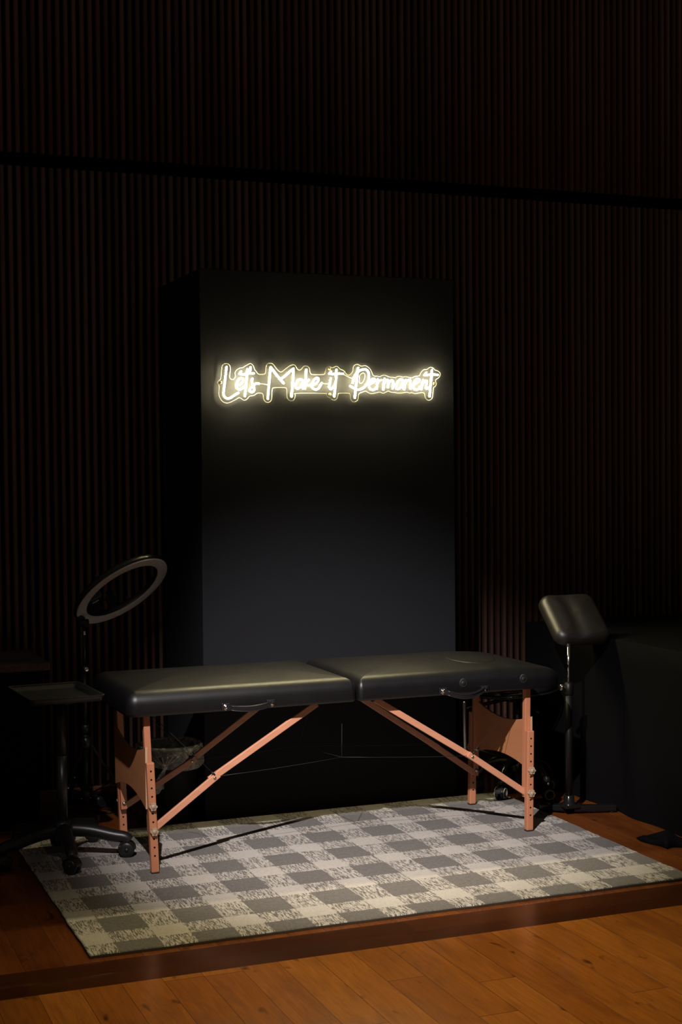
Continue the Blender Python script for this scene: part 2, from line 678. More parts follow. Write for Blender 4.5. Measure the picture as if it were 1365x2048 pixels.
mb = MB()
mb.mi = 1
mb._add([(-5, WY + 0.03, 0), (9, WY + 0.03, 0), (9, WY + 0.03, 4.6), (-5, WY + 0.03, 4.6)], [(0, 1, 2, 3)])
mb.mi = 0
PITCH = 0.03804
k0 = int((-1.6 - 0.0653) / PITCH)
k1 = int((5.4 - 0.0653) / PITCH)
w2 = 0.0105
for kk in range(k0, k1):
    xc = 0.0653 + kk * PITCH
    for z0, z1 in ((0.05, 2.957), (3.022, 4.55)):
        prof = [(xc - w2, WY + 0.029)]
        for j in range(7):
            a = PI * (1 - j / 6)
            prof.append((xc + w2 * math.cos(a), WY + 0.012 - 0.012 * math.sin(a)))
        prof.append((xc + w2, WY + 0.029))
        vs0 = [(x, y, z0) for x, y in prof]
        vs1 = [(x, y, z1) for x, y in prof]
        n = len(prof)
        mb._add(vs0 + vs1, [(i, i + 1, n + i + 1, n + i) for i in range(n - 1)] + [tuple(range(n)), tuple(range(n, 2 * n))], True)
structure(mb.build('wall_back', [M['slat'], M['wall_felt']]), 'dark wall of vertical wooden slats crossed by a black gap', 'wall')

mb = MB()
mb.box((2.0, WY - 0.002, 0.029), (14, 0.03, 0.058), 0.004)
structure(mb.build('baseboard_back', M['baseboard']), 'low reddish wooden baseboard under the slats', 'baseboard')

# ------------------------------------------------------------------ black backdrop box against the wall
mb = MB()
mb.box(((0.808 + 2.042) / 2, (1.455 + 2.092) / 2, 2.43 / 2), (2.042 - 0.808, 2.092 - 1.455, 2.43), 0.004)
tag(mb.build('backdrop_box', M['panel']), 'tall plain black freestanding box carrying the lit sign, against the slats', 'partition')

# ------------------------------------------------------------------ neon sign
SIGN_CENTRE = (1.4079, 1.4335, 1.9371)
SIGN_LETTERS = [
  ('capital l', [[(-0.4848,0.0638),(-0.4899,0.0258),(-0.4959,-0.0183),(-0.5005,-0.0501),(-0.4983,-0.0624),(-0.491,-0.0712),(-0.4809,-0.0749),(-0.4698,-0.0718),(-0.4531,-0.0611),(-0.4326,-0.0494)]]),
  ('e', [[(-0.4303,-0.0157),(-0.4191,-0.0085),(-0.4097,0.0022),(-0.4114,0.0128),(-0.4207,0.0153),(-0.4319,0.0072),(-0.4395,-0.007),(-0.4406,-0.0212),(-0.4342,-0.0317),(-0.4231,-0.0342),(-0.41,-0.0261),(-0.4025,-0.0172)]]),
  ('t', [[(-0.3895,0.0557),(-0.3928,0.0184),(-0.3969,-0.0171),(-0.4021,-0.0632)],[(-0.426,0.0347),(-0.4131,0.0323),(-0.3944,0.0352),(-0.3758,0.0373),(-0.3599,0.0375)],[(-0.4185,0.0455),(-0.4251,0.0356)]]),
  ('apostrophe', [[(-0.3745,0.0648),(-0.3756,0.0524),(-0.3785,0.0434)]]),
  ('s', [[(-0.3667,0.0143),(-0.3696,0.001),(-0.3651,-0.0131),(-0.3587,-0.0255),(-0.3608,-0.0397),(-0.3702,-0.0452),(-0.3794,-0.0399),(-0.3784,-0.0328),(-0.369,-0.0221),(-0.3576,-0.0113),(-0.3464,-0.0058),(-0.337,-0.0075)]]),
  ('capital m', [[(-0.2951,-0.0747),(-0.2898,-0.0158),(-0.2846,0.0289),(-0.2804,0.0664)],[(-0.2804,0.0664),(-0.2562,0.0364),(-0.2337,0.01),(-0.2206,-0.0042)],[(-0.2308,0.0154),(-0.2069,0.0336),(-0.1858,0.0519),(-0.1733,0.0619)],[(-0.1727,0.061),(-0.1757,0.0126),(-0.18,-0.0323),(-0.1832,-0.0629)]]),
  ('a', [[(-0.1279,0.0087),(-0.1422,0.0139),(-0.1557,0.0057),(-0.1635,-0.0106),(-0.1627,-0.0232),(-0.1522,-0.0266),(-0.1387,-0.0139),(-0.127,0.0043),(-0.1291,-0.0138),(-0.1283,-0.0264)]]),
  ('k', [[(-0.112,0.0585),(-0.1143,0.026),(-0.1175,-0.0046),(-0.1187,-0.0262)],[(-0.101,0.0127),(-0.1117,0.0009),(-0.1156,-0.0064),(-0.1051,-0.0117),(-0.0906,-0.0097)]]),
  ('e', [[(-0.0862,-0.0114),(-0.0785,-0.0095),(-0.063,-0.0003),(-0.0541,0.0125),(-0.0589,0.0214),(-0.0685,0.0195),(-0.0803,0.0049),(-0.0862,-0.0114),(-0.0825,-0.024),(-0.0691,-0.0302),(-0.0555,-0.0255),(-0.0457,-0.0127),(-0.0388,-0.0009)]]),
  ('i', [[(0.0052,0.0214),(0.0021,0.0024),(-0.002,-0.0158),(0.0047,-0.0275),(0.0165,-0.0192),(0.0244,-0.0064)],[(0.007,0.0514),(-0.0014,0.0413)]]),
  ('t', [[(0.0338,0.0609),(0.0315,0.0245),(0.0273,-0.0118),(0.0219,-0.0609)],[(0.0092,0.0396),(0.0307,0.0418),(0.065,0.0432)]]),
  ('capital p', [[(0.1394,0.0699),(0.1351,0.0352),(0.1288,-0.0106),(0.1223,-0.0654)],[(0.1121,0.0011),(0.1152,0.0148),(0.1243,0.0368),(0.1402,0.0535),(0.1601,0.0629),(0.178,0.0632),(0.1907,0.0506),(0.1926,0.0305),(0.1874,0.0085),(0.1733,-0.0118),(0.1553,-0.0249),(0.1375,-0.0287),(0.1198,-0.0235),(0.1002,-0.0124)]]),
  ('e', [[(0.1912,-0.0043),(0.1992,-0.0024),(0.2152,0.007),(0.2213,0.0181),(0.2114,0.0216),(0.1993,0.0123),(0.1913,-0.0025),(0.1931,-0.0171),(0.203,-0.028),(0.2169,-0.0278),(0.229,-0.0167)]]),
  ('r', [[(0.2353,0.0192),(0.2341,-0.0001),(0.2309,-0.024)],[(0.2341,-0.0001),(0.2412,0.0129),(0.2523,0.0167)]]),
  ('m', [[(0.2694,0.0224),(0.2651,-0.0052),(0.2629,-0.0273)],[(0.2661,-0.0015),(0.2773,0.0161),(0.2894,0.0144),(0.2882,0.0006),(0.2861,-0.016)],[(0.2882,-0.0012),(0.2994,0.0137),(0.3095,0.0147),(0.3134,0.0028),(0.3102,-0.0212)]]),
  ('a', [[(0.3614,0.0164),(0.3513,0.0218),(0.3371,0.0123),(0.3278,-0.0044),(0.3287,-0.0192),(0.3388,-0.0227),(0.3531,-0.0078),(0.3644,0.0145),(0.3622,-0.0077),(0.3641,-0.0224)]]),
  ('n', [[(0.3756,0.0184),(0.3723,-0.0038),(0.3691,-0.0242)],[(0.3734,-0.0001),(0.3857,0.0167),(0.3989,0.0169),(0.3988,-0.0035),(0.3996,-0.022)]]),
  ('e', [[(0.412,-0.0052),(0.4325,0.0062),(0.4448,0.0175),(0.4387,0.0248),(0.4265,0.021),(0.4161,0.0041),(0.4139,-0.0126),(0.424,-0.0255),(0.4383,-0.0234),(0.4507,-0.0103)]]),
  ('n', [[(0.4632,0.0196),(0.459,-0.0028),(0.4547,-0.0233)],[(0.46,0.001),(0.4735,0.016),(0.4837,0.0143),(0.4805,-0.0043),(0.4793,-0.0211),(0.4886,-0.0154)]]),
  ('t', [[(0.5098,0.0668),(0.5065,0.0314),(0.502,-0.0059),(0.4975,-0.0563)],[(0.4706,0.042),(0.486,0.0441),(0.5086,0.0454),(0.5385,0.0449)],[(0.4799,0.0543),(0.4716,0.043)]]),
]
SIGN_WIRES = [[(-0.337,-0.0075),(-0.3201,-0.0081),(-0.2976,-0.0114)],[(-0.0388,-0.0009),(-0.0242,-0.0031),(-0.0048,-0.0044)],[(0.0659,0.0414),(0.0855,0.0317),(0.1109,0.0211)]]
SIGN_OUTLINE = [(-0.4874,0.0796),(-0.4754,0.078),(-0.4672,0.0703),(-0.4646,0.058),(-0.4667,0.0403),(-0.4691,0.0226),(-0.466,0.0138),(-0.4578,0.0095),(-0.4504,0.0114),(-0.4438,0.0194),(-0.4427,0.0301),(-0.4435,0.0406),(-0.4351,0.0531),(-0.422,0.0604),(-0.409,0.0633),(-0.3977,0.0697),(-0.3809,0.0797),(-0.3715,0.0817),(-0.3623,0.0765),(-0.3558,0.0651),(-0.3531,0.0563),(-0.3458,0.0475),(-0.3384,0.0379),(-0.3309,0.0344),(-0.3109,0.0353),(-0.3033,0.0411),(-0.3012,0.0553),(-0.2992,0.0714),(-0.2915,0.0822),(-0.2802,0.0846),(-0.2689,0.0826),(-0.2577,0.0703),(-0.2428,0.0527),(-0.2296,0.0467),(-0.2181,0.0531),(-0.1989,0.0678),(-0.1817,0.0779),(-0.1702,0.0799),(-0.1607,0.0756),(-0.1532,0.0632),(-0.1475,0.0579),(-0.1399,0.0562),(-0.1321,0.0617),(-0.1224,0.0727),(-0.1118,0.0756),(-0.1013,0.073),(-0.0937,0.0642),(-0.0919,0.0498),(-0.0862,0.04),(-0.0799,0.0377),(-0.0277,0.0385),(-0.0199,0.0473),(-0.0158,0.06),(-0.0118,0.071),(-0.0011,0.0762),(0.0096,0.0722),(0.0173,0.0706),(0.0252,0.0734),(0.035,0.0768),(0.0447,0.0737),(0.0525,0.0657),(0.0622,0.0613),(0.0739,0.0561),(0.0817,0.0453),(0.0895,0.039),(0.0973,0.0379),(0.1046,0.042),(0.1156,0.0549),(0.1177,0.0714),(0.1227,0.0815),(0.1346,0.0875),(0.1445,0.0864),(0.1583,0.0794),(0.1761,0.0824),(0.19,0.0772),(0.2018,0.0673),(0.2097,0.0528),(0.2155,0.04),(0.2255,0.0347),(0.2374,0.0358),(0.2494,0.0328),(0.2615,0.0389),(0.2735,0.0409),(0.2855,0.0365),(0.2996,0.0321),(0.3157,0.0314),(0.3271,0.0306),(0.3383,0.0354),(0.3514,0.0365),(0.3656,0.033),(0.3798,0.0355),(0.396,0.0316),(0.4102,0.03),(0.4246,0.0367),(0.447,0.0398),(0.4553,0.0529),(0.4657,0.0652),(0.4759,0.07),(0.4872,0.0702),(0.4986,0.0778),(0.5089,0.0802),(0.5212,0.0754),(0.5294,0.0671),(0.5418,0.0646),(0.5531,0.0563),(0.5557,0.0452),(0.5477,0.032),(0.5353,0.0243),(0.5311,0.0149),(0.5361,0.0038),(0.5309,-0.0074),(0.5215,-0.015),(0.5183,-0.03),(0.5161,-0.0542),(0.5098,-0.0674),(0.4953,-0.074),(0.483,-0.0685),(0.476,-0.0565),(0.474,-0.0454),(0.4669,-0.0389),(0.4505,-0.04),(0.4259,-0.044),(0.4096,-0.0395),(0.3974,-0.0415),(0.3832,-0.038),(0.3629,-0.041),(0.3386,-0.0421),(0.3205,-0.0396),(0.3064,-0.0388),(0.2899,-0.0334),(0.2809,-0.0381),(0.2668,-0.0438),(0.2548,-0.0403),(0.2448,-0.0394),(0.2307,-0.0424),(0.2068,-0.0463),(0.1909,-0.0419),(0.177,-0.0347),(0.1611,-0.0403),(0.1472,-0.046),(0.1427,-0.0579),(0.141,-0.0707),(0.133,-0.0808),(0.1202,-0.0846),(0.1094,-0.0801),(0.1026,-0.0674),(0.1013,-0.0528),(0.0939,-0.0456),(0.0494,-0.0461),(0.0435,-0.0516),(0.0404,-0.0644),(0.0335,-0.0735),(0.0237,-0.0776),(0.012,-0.0737),(0.0023,-0.0665),(-0.0093,-0.0621),(-0.015,-0.0522),(-0.0227,-0.0474),(-0.1563,-0.0482),(-0.1621,-0.0555),(-0.1651,-0.0699),(-0.1738,-0.0799),(-0.1834,-0.0826),(-0.1948,-0.0782),(-0.2023,-0.0667),(-0.203,-0.0469),(-0.2038,-0.0308),(-0.2132,-0.0238),(-0.2625,-0.0244),(-0.2711,-0.0316),(-0.2732,-0.0513),(-0.2744,-0.0745),(-0.2821,-0.0862),(-0.2944,-0.0907),(-0.3066,-0.0855),(-0.3139,-0.0713),(-0.3147,-0.057),(-0.3212,-0.05),(-0.3394,-0.0493),(-0.3488,-0.0538),(-0.3582,-0.0601),(-0.3788,-0.0639),(-0.3864,-0.0737),(-0.3976,-0.0813),(-0.4088,-0.0801),(-0.418,-0.0731),(-0.4272,-0.0706),(-0.4403,-0.0778),(-0.4608,-0.0885),(-0.483,-0.0949),(-0.5014,-0.0889),(-0.5141,-0.0749),(-0.5202,-0.0538),(-0.518,-0.0221),(-0.5252,-0.0099),(-0.5251,-0.0011),(-0.5131,0.0088),(-0.5092,0.022),(-0.5061,0.052),(-0.5041,0.0679),(-0.4976,0.0759)]
SIGN_HOLE = [(0.1659,0.0475),(0.1748,0.0431),(0.1746,0.0266),(0.1675,0.01),(0.1575,0.0008),(0.1487,0.0043),(0.1488,0.0226),(0.152,0.0391)]
SIGN_SCREWS = [(-0.5114,-0.0044),(0.0007,0.0639),(0.0015,-0.0511),(0.5217,0.0036)]


C0 = Vector(SIGN_CENTRE)
def sg(p, dy=0.0):
    return (C0.x + p[0], C0.y + dy, C0.z + p[1])

sign = thing('neon_sign', 'glowing handwritten script sign on clear acrylic reading Lets Make it Permanent', 'sign', SIGN_CENTRE)
for kind, strokes in SIGN_LETTERS:
    mb = MB()
    for st in strokes:
        mb.tube(smooth_path([sg(q, -0.002) for q in st], 5) if len(st) > 4 else
                [Vector(sg(q, -0.002)) for q in st], 0.0036, 8, True, False, True)
    mb.bm.normal_update()
    bmesh.ops.recalc_face_normals(mb.bm, faces=mb.bm.faces)
    for f in mb.bm.faces:
        f.material_index = 1 if f.normal.y > 0.12 else 0
    mb.build('neon_letter', [M['neon'], M['neon_base']], sign)
for w in SIGN_WIRES:
    mb = MB()
    mb.tube(smooth_path([sg(q, 0.001) for q in w], 4), 0.0016, 6)
    mb.build('connecting_wire', M['acrylic_edge'], sign)
outline = smooth_path([sg(q) for q in SIGN_OUTLINE], 3, True)
mb = MB()
PY0, PY1 = C0.y + 0.004, C0.y + 0.010
vs = [mb.bm.verts.new((p.x, PY0, p.z)) for p in outline]
f = mb.bm.faces.new(vs)
bmesh.ops.triangulate(mb.bm, faces=[f])
mb.build('acrylic_backing', M['acrylic'], sign)
mb = MB()
mb.tube([(p.x, PY0 + 0.003, p.z) for p in outline], 0.0016, 6, False, True)
mb.build('acrylic_edge', M['acrylic_edge'], sign)
mb = MB()
hole = smooth_path([sg(q) for q in SIGN_HOLE], 4, True)
mb.tube([(p.x, PY0 + 0.003, p.z) for p in hole], 0.0014, 6, False, True)
mb.build('acrylic_edge', M['acrylic_edge'], sign)
for q in SIGN_SCREWS:
    mb = MB()
    x, y, z = sg(q)
    mb.lathe([(0.0065, 0.0), (0.0065, 0.003), (0.0045, 0.005), (0.002, 0.0055), (0.002, 0.004), (0.0, 0.004)], (x, PY0 + 0.001, z), (0, -1, 0), 16)
    mb.lathe([(0.003, 0.0), (0.003, 0.010)], (x, PY0 + 0.001, z), (0, 1, 0), 10)
    mb.build('standoff_screw', M['brass'], sign)

# ------------------------------------------------------------------ rug
mb = MB()
X0, X1, Y0, Y1 = -0.039, 2.240, -0.152, 1.408
nx, ny = 60, 40
rnd = random.Random(3)
def wob(i):
    return 0.0012 * math.sin(i * 1.7) + 0.0015 * math.sin(i * 0.61 + 1)
ring = []
for i in range(nx):
    ring.append((X0 + (X1 - X0) * i / nx, Y0 + wob(i)))
for i in range(ny):
    ring.append((X1 + wob(i + 9), Y0 + (Y1 - Y0) * i / ny))
for i in range(nx):
    ring.append((X1 - (X1 - X0) * i / nx, Y1 + wob(i + 31)))
for i in range(ny):
    ring.append((X0 + wob(i + 57), Y1 - (Y1 - Y0) * i / ny))
n = len(ring)
cx, cy = (X0 + X1) / 2, (Y0 + Y1) / 2
def inset(p, d):
    return (p[0] + (d if p[0] < X0 + 0.02 else -d if p[0] > X1 - 0.02 else 0), p[1] + (d if p[1] < Y0 + 0.02 else -d if p[1] > Y1 - 0.02 else 0))
lo = [mb.bm.verts.new((*p, 0.001)) for p in ring]
md = [mb.bm.verts.new((*p, 0.008)) for p in ring]
hi = [mb.bm.verts.new((*inset(p, 0.005), 0.012)) for p in ring]
for j in range(n):
    j2 = (j + 1) % n
    f = mb.bm.faces.new((lo[j], lo[j2], md[j2], md[j])); f.material_index = 1
    f = mb.bm.faces.new((md[j], md[j2], hi[j2], hi[j])); f.smooth = True
mb.bm.faces.new(hi)
mb.bm.faces.new(lo[::-1])
tag(mb.build('area_rug', [M['rug'], M['rug_edge']]), 'large grey and cream checked rug lying under the massage table', 'rug')

# ------------------------------------------------------------------ massage table
RZ = 0.012                       # top of the rug
table = thing('massage_table', 'folding massage table with black vinyl top and adjustable beech legs', 'massage table', (1.2, 0.96, RZ))
CY0, CY1, CZ0, CZ1 = 0.655, 1.310, 0.618, 0.716

def cushion(x0, x1, radii, edge):
    mb = MB()
    def droop(x, y, z):
        t = max(0.0, (x - 1.84) / 0.31)
        return (x, y, z - 0.026 * t * t * max(0.0, (z - CZ0) / 0.10))
    pad_mesh(mb, x0, x1, CY0, CY1, CZ0, CZ1, radii, edge, 0.018, 0.012, droop)
    return mb.build('cushion', M['vinyl'], table)

cl = cushion(0.276, 1.212, (0.045, 0.022, 0.022, 0.06), 0.052)
cr = cushion(1.219, 2.172, (0.022, 0.10, 0.14, 0.022), 0.052)

def handle(par, xa, xb, za, zb, sag):
    yf = CY0 - 0.004
    mb = MB()
    for x, z in ((xa, za), (xb, zb)):
        mb.box((x, yf - 0.001, z), (0.034, 0.006, 0.030), 0.002)
    n = 14
    top, bot = [], []
    for i in range(n + 1):
        t = i / n
        b = math.sin(PI * t)
        top.append((xa + (xb - xa) * t, yf - 0.006 - 0.016 * b, za + (zb - za) * t - sag * b))
    for i in range(n):
        mb.bar(top[i], Vector(top[i + 1]) + (Vector(top[i + 1]) - Vector(top[i])) * 0.12, 0.022, 0.006, (0, 1, 0.25), 0.0)
    mb.tube([(p[0], p[1] - 0.005, p[2] + 0.007) for p in top[1:-1]], 0.0022, 6)
    mb.tube([(p[0], p[1] - 0.005, p[2] - 0.009) for p in top[1:-1]], 0.0022, 6)
    h = mb.build('carry_handle', M['strap'], par)
    for x, z in ((xa, za), (xb, zb)):
        mb = MB()
        mb.lathe([(0.0125, 0), (0.0125, 0.002), (0.0105, 0.0035), (0.008, 0.0025), (0.007, 0.004), (0.003, 0.006), (0, 0.0068)], (x, yf - 0.004, z), (0, -1, 0), 20)
        mb.build('snap', M['chrome'], par)

handle(cl, 0.664, 0.848, 0.636, 0.638, 0.010)
handle(cr, 1.590, 1.780, 0.637, 0.634, 0.022)
for x in (1.685, 1.965):
    mb = MB()
    mb.lathe([(0.020, -0.004), (0.018, 0.002), (0.014, 0.0035), (0.010, 0.0005), (0.008, 0.0035), (0.004, 0.005), (0, 0.005)], (x, CY0 + 0.001, 0.664), (0, -1, 0), 24)
    mb.build('button', M['rubber'], cr)
# face-hole plug: stitched oval in the top
mb = MB()
def top_z(x, y):
    ins = min(x - 1.219, 2.172 - x, y - CY0, CY1 - y)
    t = min(1.0, max(0.0, (ins - 0.052) / ((CY1 - CY0) / 2 - 0.056)))
    q = max(0.0, (x - 1.84) / 0.31)
    z = CZ1 + 0.018 * (1 - (1 - t) ** 2)
    return z - 0.026 * q * q * (z - CZ0) / 0.10
vv = []
for rr_, dz in ((1.0, -0.006), (0.98, -0.0004), (0.93, 0.0012), (0.85, 0.0014), (0.6, 0.0014), (0.3, 0.0014)):
    vv.append([mb.bm.verts.new((1.838 + 0.108 * rr_ * math.cos(a), 0.905 + 0.135 * rr_ * math.sin(a),
                                top_z(1.838 + 0.108 * rr_ * math.cos(a), 0.905 + 0.135 * rr_ * math.sin(a)) + dz))
               for a in [2 * PI * i / 48 for i in range(48)]])
for a, b in zip(vv, vv[1:]):
    for j in range(48):
        f = mb.bm.faces.new((a[j], a[(j + 1) % 48], b[(j + 1) % 48], b[j])); f.smooth = True
mb.bm.faces.new(vv[-1]).smooth = True
mb.build('face_hole_plug', M['vinyl'], cr)
def flower(mb, c, r, depth, ax=-1):
    pts = []
    for j in range(48):
        a = 2 * PI * j / 48
        q = r * (0.88 + 0.12 * math.cos(6 * a))
        pts.append((c[0] + q * math.cos(a), c[2] + q * math.sin(a)))
    mb.prism(pts, c[1], c[1] + ax * depth, 'Y')
    mb.lathe([(r * 0.55, 0), (r * 0.5, 0.002), (0, 0.0025)], (c[0], c[1] + ax * depth, c[2]), (0, ax, 0), 16)

def leg(xt, xb, yu, front):
    """upper post + lower extension with a column of holes and two star knobs"""
    s = -1 if front else 1
    yl = yu + s * 0.029
    def X(z):
        return xb + (xt - xb) * (z / 0.62)
    mb = MB()
    mb.bar((X(0.15), yu, 0.15), (X(0.606), yu, 0.612), 0.026, 0.026, (0, 1, 0), 0.003)
    top = mb.build('leg', M['beech'], table)
    mb = MB()
    mb.bar((X(RZ), yl, RZ + 0.004), (X(0.438), yl, 0.438), 0.031, 0.028, (0, 1, 0), 0.004)
    mb.mi = 1
    for kk in range(12):
        z = 0.406 - 0.0325 * kk
        if z < 0.05 or kk in (4, 7):
            continue
        for sd in (1, -1):
            mb.lathe([(0.0038, 0), (0.0038, 0.0006)], (X(z), yl + sd * 0.0138, z), (0, sd, 0), 12)
    ext = mb.build('leg_extension', [M['beech'], M['dark_hole']], top)
    mb = MB()
    mb.box((X(RZ), yl, RZ + 0.003), (0.030, 0.027, 0.006), 0.002)
    mb.build('foot_pad', M['rubber'], top)
    for z in (0.272, 0.176):
        mb = MB()
        flower(mb, (X(z), yl + s * 0.017, z), 0.0165, 0.012, s)
        mb.build('star_knob', M['knob'], top)
        mb = MB()
        mb.lathe([(0.004, 0), (0.004, 0.066)], (X(z), yl + s * 0.019, z), (0, -s, 0), 10)
        mb.lathe([(0.008, 0.061), (0.008, 0.066), (0.003, 0.069)], (X(z), yl + s * 0.019, z), (0, -s, 0), 12)
        mb.build('bolt', M['steel'], top)

FY, BY = 0.722, 1.196
leg(0.365, 0.387, FY, True)
leg(0.368, 0.389, BY, False)
leg(2.016, 2.006, FY, True)
leg(2.018, 2.004, BY, False)

def end_panel(x):
    ys = [0.700 + (1.222 - 0.700) * i / 24 for i in range(25)]
    ym = 0.955
    top = [(y, 0.452 + 0.045 * abs((y - ym) / 0.262) ** 2.0) for y in ys]
    bot = [(y, 0.296 - 0.040 * abs((y - ym) / 0.262) ** 2.0) for y in ys]
    mb = MB()
    mb.prism(top + bot[::-1], x - 0.0045, x + 0.0045, 'X')
    for f in mb.bm.faces:
        if len(f.verts) == 4:
            f.material_index = 1
    return mb.build('end_panel', [M['ply'], M['ply_edge']], table)

end_panel(0.361)
end_panel(2.026)

def brace(a, j, b, y, flip):
    """two hinged lengths a-j (to the leg) and j-b (to the cushion frame)"""
    a, j, b = [Vector((p[0], y, p[1])) for p in (a, j, b)]
    d1 = (j - a).normalized()
    d2 = (b - j).normalized()
    mb = MB()
    mb.bar(a - d1 * 0.02, j + d1 * 0.022, 0.014, 0.026, (0, 0, 1), 0.0025)
    lo = mb.build('lower_brace', M['beech_x'], table)
    mb = MB()
    off = Vector((0, 0.0145 * flip, 0))
    mb.bar(j - d2 * 0.02 + off, b + d2 * 0.01 + off, 0.014, 0.026, (0, 0, 1), 0.0025)
    mb.build('upper_brace', M['beech_x'], table)
    mb = MB()
    mb.lathe([(0.006, 0), (0.006, 0.002), (0.003, 0.003), (0, 0.003)], j + Vector((0, -0.0075, 0)), (0, -1, 0), 14)
    mb.lathe([(0.0035, 0), (0.0035, 0.03)], j + Vector((0, -0.0075, 0)), (0, 1, 0), 10)
    mb.build('hinge_bolt', M['steel'], lo)
    mb = MB()
    mb.tube([j + Vector((0.0, -0.006, 0.012)), j + Vector((-0.012 * d1.x / abs(d1.x), -0.006, 0.024))], 0.004, 8)
    mb.build('cord_tie', M['cord'], lo)

brace((0.402, 0.185), (0.634, 0.352), (1.060, 0.606), 0.716, 1)
brace((1.990, 0.180), (1.752, 0.343), (1.328, 0.606), 0.716, 1)
brace((0.404, 0.172), (0.676, 0.326), (1.088, 0.606), 1.192, 1)
brace((1.990, 0.172), (1.800, 0.305), (1.350, 0.606), 1.192, -1)

mb = MB()
NF, NB = (1.175, 0.735, 0.385), (1.15, 1.18, 0.355)
def cord(a, b, sag=0.0):
    a, b = Vector(a), Vector(b)
    mb.tube([a.lerp(b, t) + Vector((0, 0, -sag * math.sin(PI * t))) for t in (0, 0.25, 0.5, 0.75, 1)], 0.0011, 5)
cord(NF, (0.634, 0.716, 0.356), 0.004)
cord(NF, (1.752, 0.716, 0.347), 0.003)
cord(NB, (0.676, 1.192, 0.330), 0.004)
cord(NB, (1.800, 1.192, 0.310), 0.003)
cord(NF, NB)
cord(NF, (1.205, 0.80, 0.614))
cord(NB, (1.225, 1.15, 0.614))
cord((0.405, 0.76, 0.600), (0.634, 0.722, 0.365))
cord((0.42, 1.16, 0.600), (0.676, 1.186, 0.338))
cord((1.752, 0.722, 0.352), (1.965, 0.80, 0.500))
mb.build('support_cable', M['cable'], table)
mb = MB()
mb.lathe([(0.006, -0.01), (0.007, 0.0), (0.005, 0.008), (0, 0.012)], (0.355, 1.2, 0.60), (-1, 0, 0), 14)
mb.box((0.352, 1.2, 0.60), (0.01, 0.014, 0.02), 0.002)
mb.build('latch', M['chrome'], table)

# ------------------------------------------------------------------ rolling tray stand
def caster(parent, x, y, z0, ang, r=0.030, w=0.050, rim=None, name='caster'):
    ca, sa = math.cos(ang), math.sin(ang)
    ax = (-sa, ca, 0)
    c = Vector((x, y, z0 + r))
    mb = MB()
    for s in (-1, 1):
        o = c + Vector(ax) * (s * w * 0.27)
        mb.lathe([(r * 0.35, -w * 0.17), (r * 0.9, -w * 0.17), (r, -w * 0.10), (r, w * 0.10), (r * 0.9, w * 0.17), (r * 0.35, w * 0.17)], o, ax, 24)
    mb.lathe([(r * 0.3, -w * 0.46), (r * 0.3, w * 0.46)], c, ax, 12)
    if rim:
        mb.mi = 1
        for s in (-1, 1):
            o = c + Vector(ax) * (s * w * 0.45)
            mb.lathe([(r * 0.62, 0), (r * 0.82, 0.0), (r * 0.82, s * 0.004), (r * 0.62, s * 0.004), (r * 0.62, 0)], o, ax, 24, False)
    mb.mi = 0
    # hood over the wheels and the stem
    pts = []
    for j in range(13):
        a = PI * (0.02 + 0.96 * j / 12)
        pts.append(c + Vector((ca, sa, 0)) * (r * 1.12 * math.cos(a)) + Vector((0, 0, r * 1.12 * math.sin(a))))
    for p, q in zip(pts, pts[1:]):
        mb.bar(p, q + (q - p) * 0.1, w * 0.7, 0.004, (c - p), 0.0)
    mb.tube([c + Vector((0, 0, r * 1.05)), c + Vector((0, 0, r * 1.9))], 0.008, 10)
    mats = [M['black_plastic'], M['caster_cream']] if rim else M['black_plastic']
    return mb.build(name, mats, parent)

TX, TY = 0.105, 1.06
tray = thing('tray_stand', 'black rolling instrument stand with a flat metal tray, left of the table', 'trolley', (TX, TY, 0))
TZ = 0.659
mb = MB()
hx, hy = 0.147, 0.2065
TR = Matrix.Rotation(math.radians(3.7), 3, 'Z')
def tray_ring(dx, z, r=0.02):
    return [Vector((0.081, 1.05, z)) + TR @ Vector((x, y, 0)) for x, y in rounded_ring(-hx, hx, -hy, hy, (r,) * 4, dx, 5)]
rings = [tray_ring(0.006, TZ + 0.020), tray_ring(0.0, TZ + 0.022), tray_ring(-0.001, TZ + 0.024), tray_ring(0.003, TZ + 0.024),
         tray_ring(0.014, TZ + 0.002), tray_ring(0.02, TZ)]
outer = [tray_ring(0.0, TZ + 0.022), tray_ring(0.012, TZ), tray_ring(0.018, TZ - 0.002)]
for chain in (rings, outer):
    loops = [[mb.bm.verts.new(p) for p in rr] for rr in chain]
    n = len(loops[0])
    for a, b in zip(loops, loops[1:]):
        for j in range(n):
            f = mb.bm.faces.new((a[j], a[(j + 1) % n], b[(j + 1) % n], b[j])); f.smooth = True
    mb.bm.faces.new(loops[-1])
mb.build('tray', M['black_metal'], tray)
mb = MB()
mb.tube([(TX, TY, 0.15), (TX, TY, 0.42)], 0.0215, 20)
mb.tube([(TX, TY, 0.41), (TX, TY, 0.645)], 0.0195, 20)
mb.build('pole', M['black_metal'], tray)
mb = MB()
mb.lathe([(0.03, 0), (0.05, 0.012), (0.05, 0.016), (0, 0.016)], (TX, TY, TZ - 0.02), (0, 0, 1), 20)
mb.bar((TX - 0.12, TY, TZ - 0.008), (TX + 0.12, TY, TZ - 0.008), 0.03, 0.008)
mb.bar((TX, TY - 0.17, TZ - 0.008), (TX, TY + 0.17, TZ - 0.008), 0.03, 0.008)
mb.build('tray_bracket', M['black_metal'], tray)
mb = MB()
mb.lathe([(0.020, 0.06), (0.046, 0.066), (0.052, 0.09), (0.046, 0.135), (0.034, 0.155), (0.026, 0.165), (0.0, 0.165)], (TX, TY, 0), (0, 0, 1), 24)
mb.build('hub', M['black_plastic'], tray)
